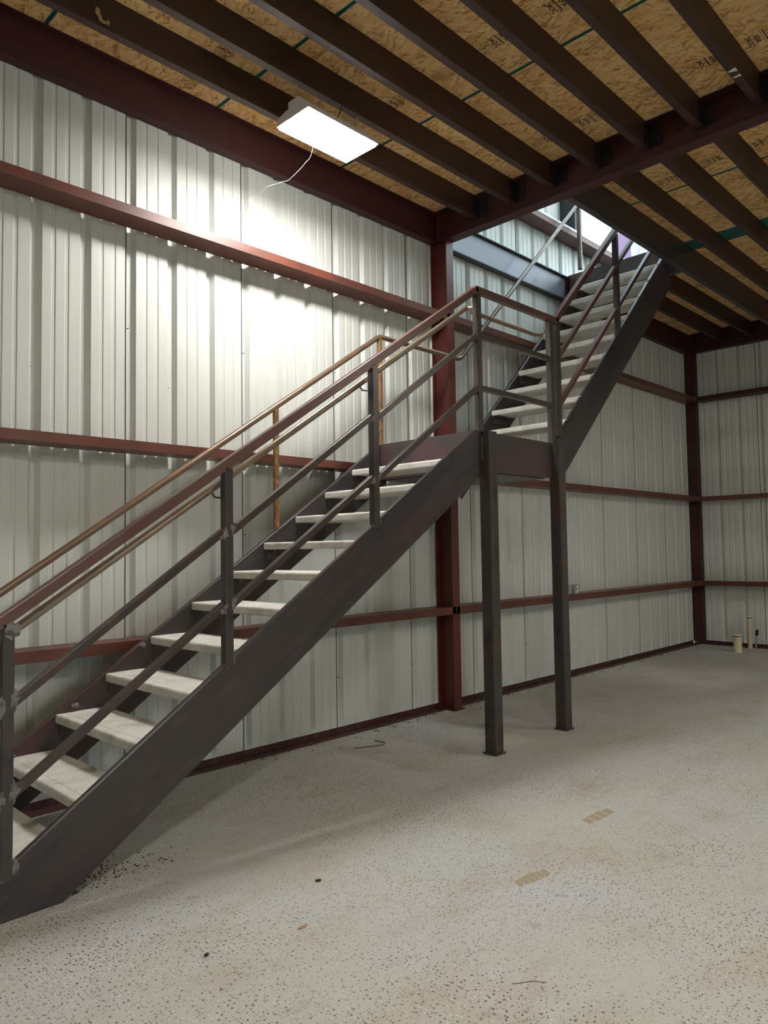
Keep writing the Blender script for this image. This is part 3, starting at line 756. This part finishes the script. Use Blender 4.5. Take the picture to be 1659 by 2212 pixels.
mb.add(vs, fs); part(mb, 'mill_stencil', M_INK, stairs)

# guard on the room side
GY = 3.292
def rail_pts(pts, w, name, m):
    mb = MB()
    for a, b in zip(pts, pts[1:]): sq_tube(mb, a, b, w, w, .005)
    return part(mb, name, m, stairs)
t_z = lambda x: 1.677 + .672 * (x - 1.759)
XK = 4.372; ZT = 3.423
rail_pts([(.2, GY, t_z(.2)), (XK + .004, GY, ZT + .002)], .050, 'top_rail', M_TOP)
rail_pts([(XK - .020, GY, ZT), (5.50, GY, ZT)], .050, 'top_rail', M_TOP)
ut = lambda x: ZT + .985 * (x - 5.478)
rail_pts([(5.472, GY, ut(5.472)), (7.90, GY, ut(7.90))], .050, 'top_rail', M_UTOP)
m1 = lambda x: 1.318 + .668 * (x - 1.76)
m2 = lambda x: .938 + .662 * (x - 1.76)
GP = [1.108, 2.186, 3.280, 4.385]
for a, b in zip([.2] + GP, GP):
    rail_pts([(a + (.025 if a > .3 else 0), GY, m1(a)), (b - .025, GY, m1(b))], .038, 'mid_rail', M_MID)
    rail_pts([(a + (.025 if a > .3 else 0), GY, m2(a)), (b - .025, GY, m2(b))], .038, 'mid_rail', M_MID)
rail_pts([(4.41, GY, 3.080), (5.362, GY, 3.075)], .040, 'mid_rail', M_MID)
rail_pts([(4.41, GY, 2.686), (5.362, GY, 2.682)], .040, 'mid_rail', M_MID)
um1 = lambda x: 3.290 - .055 + .985 * (x - 5.68)
um1 = lambda x: 4.191 + .034 + .985 * (x - 6.642)
um2 = lambda x: 3.792 + .034 + .985 * (x - 6.655)
for f in (um1, um2):
    rail_pts([(5.54, GY, f(5.54)), (6.60, GY, f(6.60))], .040, 'mid_rail', M_UTOP)
    rail_pts([(6.65, GY, f(6.65)), (7.86, GY, f(7.86))], .040, 'mid_rail', M_STEEL)
def vpost(x, y, z0, z1, w=.050, m=M_POST):
    mb = MB(); sq_tube(mb, (x, y, z0), (x, y, z1), w, w, .005, up=(0, 1, 0)); return part(mb, 'guard_post', m, stairs)
for x in GP[:3]:
    vpost(x, GY, low_top(x - .02) - .02, t_z(x) - .03)
vpost(GP[3], GY, 2.355, ZT - .026)
vpost(5.387, GY, 2.36, ZT - .026); vpost(5.500, GY, up_top(5.50) - .02, ZT - .026)
vpost(6.625, GY, up_top(6.625) - .03, ut(6.625) - .035, m=M_STEEL)
vpost(7.88, GY, DECK + .01, 5.75, m=M_STEEL)

# round handrail carried on brackets inside the guard
HY = 3.372
h_z = lambda x: 1.170 + .6655 * (x - 1.155)
mb = MB(); tube(mb, [(.2, HY, h_z(.2)), (4.30, HY, h_z(4.30))] + bend((4.3, HY, h_z(4.3)), (4.365, HY, h_z(4.365)), (4.375, 3.32, h_z(4.365) - .02), .03) + [(4.380, 3.318, h_z(4.365) - .012)], .0195, 16)
part(mb, 'handrail', M_SHINY, stairs)
mb = MB(); tube(mb, [(4.392, 3.325, 3.285)] + bend((4.395, 3.33, 3.285), (4.42, HY, 3.285), (4.6, HY, 3.285), .02) + [(5.28, HY, 3.285), (5.33, 3.325, 3.28)], .0175, 16)
part(mb, 'handrail', M_PIPE, stairs)
for x in GP[:3]:
    mb = MB(); zz = h_z(x - .04)
    tube(mb, [(x - .01, 3.318, zz - .050), (x - .03, HY - .012, zz - .044), (x - .04, HY, zz - .018)], .0055, 8); part(mb, 'rail_bracket', M_STEEL, stairs)
# wall-side pipe rail
PY = 4.285
p_z = lambda x: 1.289 + .671 * (x - 1.404)
xa = 4.352; za = 3.277; xb = 5.43
up_p = lambda x: 3.275 + .985 * (x - 5.43)
pts = [(.2, PY, p_z(.2))] + bend((3, PY, p_z(3)), (xa, PY, za), (5, PY, za), .04) + bend((5, PY, za), (xb, PY, za - .005), (6, PY, up_p(6)), .05)
mb = MB(); tube(mb, pts, .0215, 18); part(mb, 'pipe_handrail', M_PIPE, stairs)
mb = MB(); tube(mb, [pts[-1] + V((.001, 0, .001)), (7.735, PY, up_p(7.735))], .0215, 18); part(mb, 'pipe_handrail', M_UPIPE, stairs)
for x, z0, z1, m in ((3.267, low_top(3.267), p_z(3.267) - .01, M_RUSTPIPE), (4.353, 2.36, za - .01, M_RUSTPIPE), (7.735, DECK + .02, up_p(7.735), M_UPIPE)):
    mb = MB(); tube(mb, [(x, PY, z0), (x, PY, z1)], .0225 if x < 5 else .028, 16); part(mb, 'pipe_post', m, stairs)

# weld blobs where rails meet posts
def weld(pts, parent=stairs):
    for i, (c, s) in enumerate(pts):
        mb = MB(); lump(mb, c, s[0], s[1] * .6, s[2], i + c[0] * 3 + c[2], .55, 3, .8); part(mb, 'weld', M_WELD, parent)
yf = GY - .026
for x in GP:
    for f in (m1, m2):
        z = f(x)
        if x < 4:
            big = 1.5 if x < 1.5 else (1.15 if x < 2.5 else .8)
            weld([((x - .020, yf + .003, z - .012), (.013 * big, .005, .026 * big)), ((x + .020, yf + .003, z + .012), (.010 * big, .005, .030 * big)),
                  ((x - .036, GY - .017, z - .030), (.018 * big, .006, .013 * big)), ((x + .036, GY - .017, z + .024), (.012 * big, .006, .018 * big))])
        else:
            weld([((x - .022, yf + .004, z - .012), (.008, .004, .018)), ((x + .026, yf + .010, z + .01), (.006, .006, .022))])
for x in GP[:3]:
    z = low_top(x)
    big = 1.7 if x < 1.5 else 1
    weld([((x - .012, SY - .003, z - .02), (.016 * big, .006, .016 * big)), ((x + .020, SY - .003, z + .002), (.018 * big, .006, .020 * big)), ((x + .034, SY + .012, z + .022), (.016, .012, .012))])
weld([((1.108 + .012, yf + .001, t_z(1.108) - .055), (.030, .004, .034))])
for x in (5.362,):
    for z in (3.078, 2.684): weld([((x, yf + .012, z), (.008, .010, .020))])
for f in (um1, um2):
    weld([((5.532, GY - .020, f(5.54) - .01), (.009, .008, .022))]); weld([((6.600, GY - .022, f(6.6) + .01), (.012, .008, .016))])
for j in range(3):
    weld([((4.394 + random.uniform(-.001, .001), SY - .004, 2.31 - j * .06 - q * .014), (.005, .005, .010)) for q in range(4)])

# mud nests and cobweb on the wall-side stringer
mb = MB()
for c in ((1.46, 4.25, .418), (1.80, 4.25, .635), (2.215, 4.248, .935)): lump(mb, c, .020, .010, .014, c[0], .5, 2)
tag(part(mb, 'mud_nest', M_GREYNEST, stairs), 'grey dried mud lumps')

# ------------------------------------------------------------------ lamps
def lamp(cx, cy, label, hang_y=None, visible=True):
    zd = 4.285; L, Wd = .60, .31
    x0, x1, y0, y1 = cx - L / 2, cx + L / 2, cy - Wd / 2, cy + Wd / 2
    r = root('high_bay_light', (cx, cy, zd), label, 'lamp', 'added high bay lights outside the frame' if not visible else None)
    mb = MB()
    # shallow tray with sloping ends and a raised driver channel down its middle
    mb.prism([(x0 - .012, y0 - .008, zd + .002), (x0 - .012, y0 + .012, zd + .045), (x0 - .012, y0 + .095, zd + .062), (x0 - .012, y1 - .095, zd + .062), (x0 - .012, y1 - .012, zd + .045), (x0 - .012, y1 + .008, zd + .002)], (L + .024, 0, 0))
    part(mb, 'housing', M_WHITE, r)
    mb = MB()
    for (ya, yb) in ((y0 - .008, y0 + .004), (y1 - .004, y1 + .008)): mb.box(x0 - .012, x1 + .012, ya, yb, zd - .006, zd + .0015)
    for (xa_, xb_) in ((x0 - .012, x0 - .001), (x1 + .001, x1 + .012)): mb.box(xa_, xb_, y0 + .004, y1 - .004, zd - .006, zd + .0015)
    part(mb, 'rim', M_WHITE, r)
    mb = MB(); mb.box(x0 - .010, x1 + .010, cy - .060, cy + .040, zd + .063, zd + .110); part(mb, 'driver_channel', M_WHITE, r)
    mb = MB(); mb.box(x0, x1, y0 + .004, y1 - .004, zd - .021, zd + .001); part(mb, 'diffuser', M_LED, r)
    for xx in (x0 + .03, x1 - .03):
        mb = MB(); z = zd + .110; top = 4.524; i = 0
        tube(mb, [(xx, cy - .035, z), (xx, cy, z + .035)], .0016, 6); tube(mb, [(xx, cy + .030, z), (xx, cy, z + .035)], .0016, 6)
        z += .035
        while z < top - .004:
            a = V((.0045, 0, 0)) if i % 2 else V((0, .0045, 0)); c = V((xx, cy, z + .008)); P = []
            for q in range(9):
                tt = 2 * math.pi * q / 8; P.append(c + a * math.cos(tt) + V((0, 0, .0095 * math.sin(tt))))
            tube(mb, P, .0014, 5, cap=False); z += .0155; i += 1
        part(mb, 'chain', M_CHAIN, r)
        mb = MB(); tube(mb, [(xx, cy, 4.510), (xx, cy, 4.5236)], .006, 10); part(mb, 'hook', M_CHAIN, r)
    mb = MB(); P = [V((cx + .05, cy - .02, zd + .11)), V((cx + .07, cy - .05, zd + .18)), V((cx + .10, cy - .03, zd + .24)), V((cx + .12, cy + .022, 4.523))]
    tube(mb, P, .0035, 8); part(mb, 'power_cord', M_BLACK, r)
    return r
lamp(3.222, 3.623, 'bright white rectangular high bay light hanging from the ceiling joists on chains')
for (cx, cy, t) in ((.6, -.6, 'over the camera'), (3.8, -3.2, 'further out in the room'), (8.1, -1.7, 'in the far bay')):  # unseen lamps, positions guessed, added to light the floor and far bay
    lamp(cx, cy, 'added high bay light hanging outside the frame ' + t, visible=False)

# ------------------------------------------------------------------ small things
# double outlet boxes on the low girt
r = root('outlet_box', (7.60, 4.375, .957), 'galvanised steel outlet box with a white duplex receptacle on the low girt', 'outlet')
mb = MB(); mb.box(7.555, 7.655, 4.372, 4.425, .957, 1.062); part(mb, 'box', M_GALV, r)
mb = MB(); mb.box(7.551, 7.659, 4.367, 4.3715, .954, 1.066); cv = part(mb, 'cover_plate', M_GALV, r)
for zc in (.986, 1.034):
    mb = MB(); pr = [(7.607 + .017 * math.cos(t), 4.3666, zc + .018 * math.sin(t)) for t in (2 * math.pi * i / 14 for i in range(14))]; mb.prism(pr, (0, -.003, 0)); part(mb, 'receptacle', M_PLASTIC, cv)
r2 = root('junction_box', (7.47, 4.39, .957), 'grey steel junction box just left of the duplex outlet', 'box')
mb = MB(); mb.box(7.43, 7.51, 4.385, 4.43, .957, 1.058); part(mb, 'box', M_GALV, r2)
mb = MB(); tube(mb, [(7.51, 4.405, 1.04), (7.554, 4.405, 1.04)], .011, 10); part(mb, 'conduit_nipple', M_GALV, r2)
mb = MB(); P = [(7.66, 4.40, .978), (7.72, 4.392, .974), (7.80, 4.385, .962), (7.9, 4.383, .9575), (8.2, 4.39, .9575), (8.8, 4.385, .9575), (9.6, 4.39, .957), (10.6, 4.385, .957)]
tube(mb, P, .0045, 8); single(mb, 'cable', M_CABLE, 'thin tan cable lying along the low girt from the outlet box', 'cable')

# pipes stubbed up through the slab by the end wall
def stub(x, y, rr, h, lab, cap=True):
    r = root('pipe_stub', (x, y, 0), lab, 'pipe')
    mb = MB(); tube(mb, [(x, y, 0), (x, y, h)], rr, 24); part(mb, 'pipe', M_PVC, r)
    mb = MB(); tube(mb, [(x, y, h - .020), (x, y, h - .008)], rr * 1.03, 24); part(mb, 'gasket', M_BLACK, r)
    mb = MB(); tube(mb, [(x, y, h - .007), (x, y, h + .009)], rr * 1.06, 24); part(mb, 'rim', M_PVCCAP, r)
stub(10.767, 3.728, .055, .235, 'short fat cream plastic pipe stub rising from the floor near the end wall')
stub(11.25, 3.724, .030, .450, 'tall slim cream plastic pipe standing against the end wall')
r = root('pipe_stub', (11.25, 3.63, 0), 'thin clear tube with a black cap beside the slim cream pipe', 'tube')
mb = MB(); tube(mb, [(11.25, 3.655, 0), (11.24, 3.64, .09), (11.23, 3.625, .20)], .010, 10); part(mb, 'tube', mat('clear_tube', (.35, .32, .28), .3), r)
mb = MB(); tube(mb, [(11.231, 3.626, .195), (11.226, 3.613, .275)], .020, 12); part(mb, 'cap', M_BLACK, r)

# cobweb thread from the lamp
mb = MB(); P = [(3.20, 3.75, 4.262), (3.22, 3.82, 4.20), (3.20, 3.90, 4.15), (3.17, 3.99, 4.09), (3.12, 4.06, 4.075), (3.08, 4.12, 4.06), (3.06, 4.16, 4.03), (3.02, 4.25, 4.02), (2.95, 4.36, 3.99), (2.85, 4.5, 3.95)]
rs = [.0008, .0012, .0016, .0012, .0018, .0019, .0014, .0011, .0007, .0004]
fine = []; rf = []
for i in range(len(P) - 1):
    for j in range(5):
        t = j / 5; q = V(P[i]).lerp(V(P[i + 1]), t); q += V((random.uniform(-1, 1), random.uniform(-1, 1), random.uniform(-1, 1))) * .003; fine.append(q); rf.append(rs[i] + (rs[i + 1] - rs[i]) * t)
tube(mb, fine, rf, 6); single(mb, 'cobweb', M_WEB, 'wavy white cobweb strand trailing from the hanging lamp towards the wall', 'cobweb')
# wasp nest stuck on the first joist, paint marks on another
mb = MB(); y = JY[0] - .006
for c, s in (((1.80, y, 4.600), (.014, .006, .024)), ((1.815, y, 4.570), (.012, .006, .018)), ((1.835, y, 4.556), (.022, .006, .010)), ((1.862, y, 4.565), (.008, .005, .018))): lump(mb, c, s[0], s[1], s[2], c[0] * 9, .5, 2)
single(mb, 'mud_nest', M_NEST, 'small yellow-brown mud nest stuck high on the joist nearest the left wall', 'nest')
mb = MB()
y = JY[6]
mb.prism([(4.84, y - .001, 4.5236), (4.885, y - .001, 4.5236), (4.865, y + .05, 4.5236), (4.855, y + .05, 4.5236)], (0, 0, -.001))
mb.prism([(4.93, y - .001, 4.5236), (4.955, y - .001, 4.5236), (4.95, y + .05, 4.5236), (4.94, y + .05, 4.5236)], (0, 0, -.001))
single(mb, 'paint_mark', M_PAINTMARK, 'two white paint dabs on the underside of a joist by the girder', 'paint mark')

# debris on the floor
def clump(x, y, s, lab, m=M_CRUMB, seed=1, cat='debris', name='dirt_clump'):
    mb = MB(); rnd = random.Random(seed)
    for i in range(5): lump(mb, (x + rnd.uniform(-1, 1) * s * .6, y + rnd.uniform(-1, 1) * s * .6, s * .35), s * rnd.uniform(.3, .6), s * rnd.uniform(.3, .6), s * rnd.uniform(.25, .5), seed + i, .7, 1)
    zmin = min(v[2] for v in mb.v); mb.v = [(a, b, c - zmin) for a, b, c in mb.v]
    single(mb, name, m, lab, cat)
clump(2.223, 2.626, .014, 'small black dirt clump on the open floor, the farther of the two')
clump(1.539, 2.461, .011, 'small black dirt clump on the floor nearer the lower left corner', seed=4)
clump(1.457, 2.241, .007, 'tiny tan crumb on the floor below the two black clumps', M_NEST, 6)
mb = MB(); pr = [(1.915 + .022 * math.cos(t) * (1 + .2 * math.cos(2 * t)), 2.361 + .008 * math.sin(t), .001 + .002 * math.cos(t) ** 2) for t in (2 * math.pi * i / 12 for i in range(12))]
mb.prism(pr, (0, 0, .0015)); single(mb, 'dry_leaf', M_LEAF, 'small reddish dry leaf flake on the floor', 'leaf')
def twig(pts, rr, lab):
    mb = MB(); tube(mb, pts, rr, 6); zmin = min(v[2] for v in mb.v); mb.v = [(a, b, c - zmin) for a, b, c in mb.v]; single(mb, 'twig', M_TWIG, lab, 'twig')
twig([(3.86, 4.13, .003), (3.98, 4.07, .004), (4.07, 4.03, .003), (4.13, 4.07, .004), (4.12, 4.17, .003)], .004, 'bent dark twig on the floor near the wall base, behind the stair shadow')
twig([(2.16, 1.53, .002), (2.22, 1.49, .002), (2.25, 1.45, .001)], .0010, 'thin brown twig on the foreground floor')
rnd = random.Random(3)
mb = MB()
for i in range(420):
    x = rnd.uniform(3.0, 11.0); y = 4.50 - abs(rnd.gauss(0, .10)); s = rnd.uniform(.003, .009)
    z0 = .0062 if y > 4.455 else 0
    if y > 4.54: continue
    if 5.33 < x < 5.50: continue
    a = rnd.uniform(0, 6.28); d = V((math.cos(a), math.sin(a), 0)) * s * rnd.uniform(1, 2.5); e = V((-math.sin(a), math.cos(a), 0)) * s * .5; c = V((x, y, z0))
    mb.add([c - d - e, c + d - e, c + d + e, c - d + e, c + V((0, 0, s * .6))], [(0, 1, 4), (1, 2, 4), (2, 3, 4), (3, 0, 4), (3, 2, 1, 0)])
for i in range(200):
    x = 1.55 + rnd.gauss(0, .18); y = 3.38 + rnd.gauss(0, .10); s = rnd.uniform(.002, .006)
    if y < 3.315 and x < 1.9: continue
    c = V((x, y, 0)); mb.add([c + V((-s, -s, 0)), c + V((s, -s, 0)), c + V((s, s, 0)), c + V((-s, s, 0)), c + V((0, 0, s))], [(0, 1, 4), (1, 2, 4), (2, 3, 4), (3, 0, 4), (3, 2, 1, 0)])
single(mb, 'loose_grit', M_CRUMB, 'dark grit and leaf litter along the wall base and stair foot', 'debris', kind='stuff')
# muddy boot prints
def boot(x, y, L, Wd, ang, n, lab):
    mb = MB(); ca, sa = math.cos(ang), math.sin(ang)
    for i in range(n):
        t0 = -L / 2 + L * i / n; t1 = t0 + L / n * .84; w = Wd / 2 * (1 - .35 * abs((i + .5) / n - .5) * 2)
        q = [(t0 - .004, -w), (t1 - .004, -w), (t1 + .012, w), (t0 + .012, w)]
        mb.prism([(x + a * ca - b * sa, y + a * sa + b * ca, 0) for a, b in q], (0, 0, .0008))
    single(mb, 'boot_print', M_PRINT, lab, 'footprint')
boot(3.81, 2.095, .27, .085, -.05, 4, 'tan muddy boot print on the floor, the farther one')
boot(2.905, 1.937, .21, .075, -.15, 6, 'tan ribbed boot print on the floor, the nearer one')
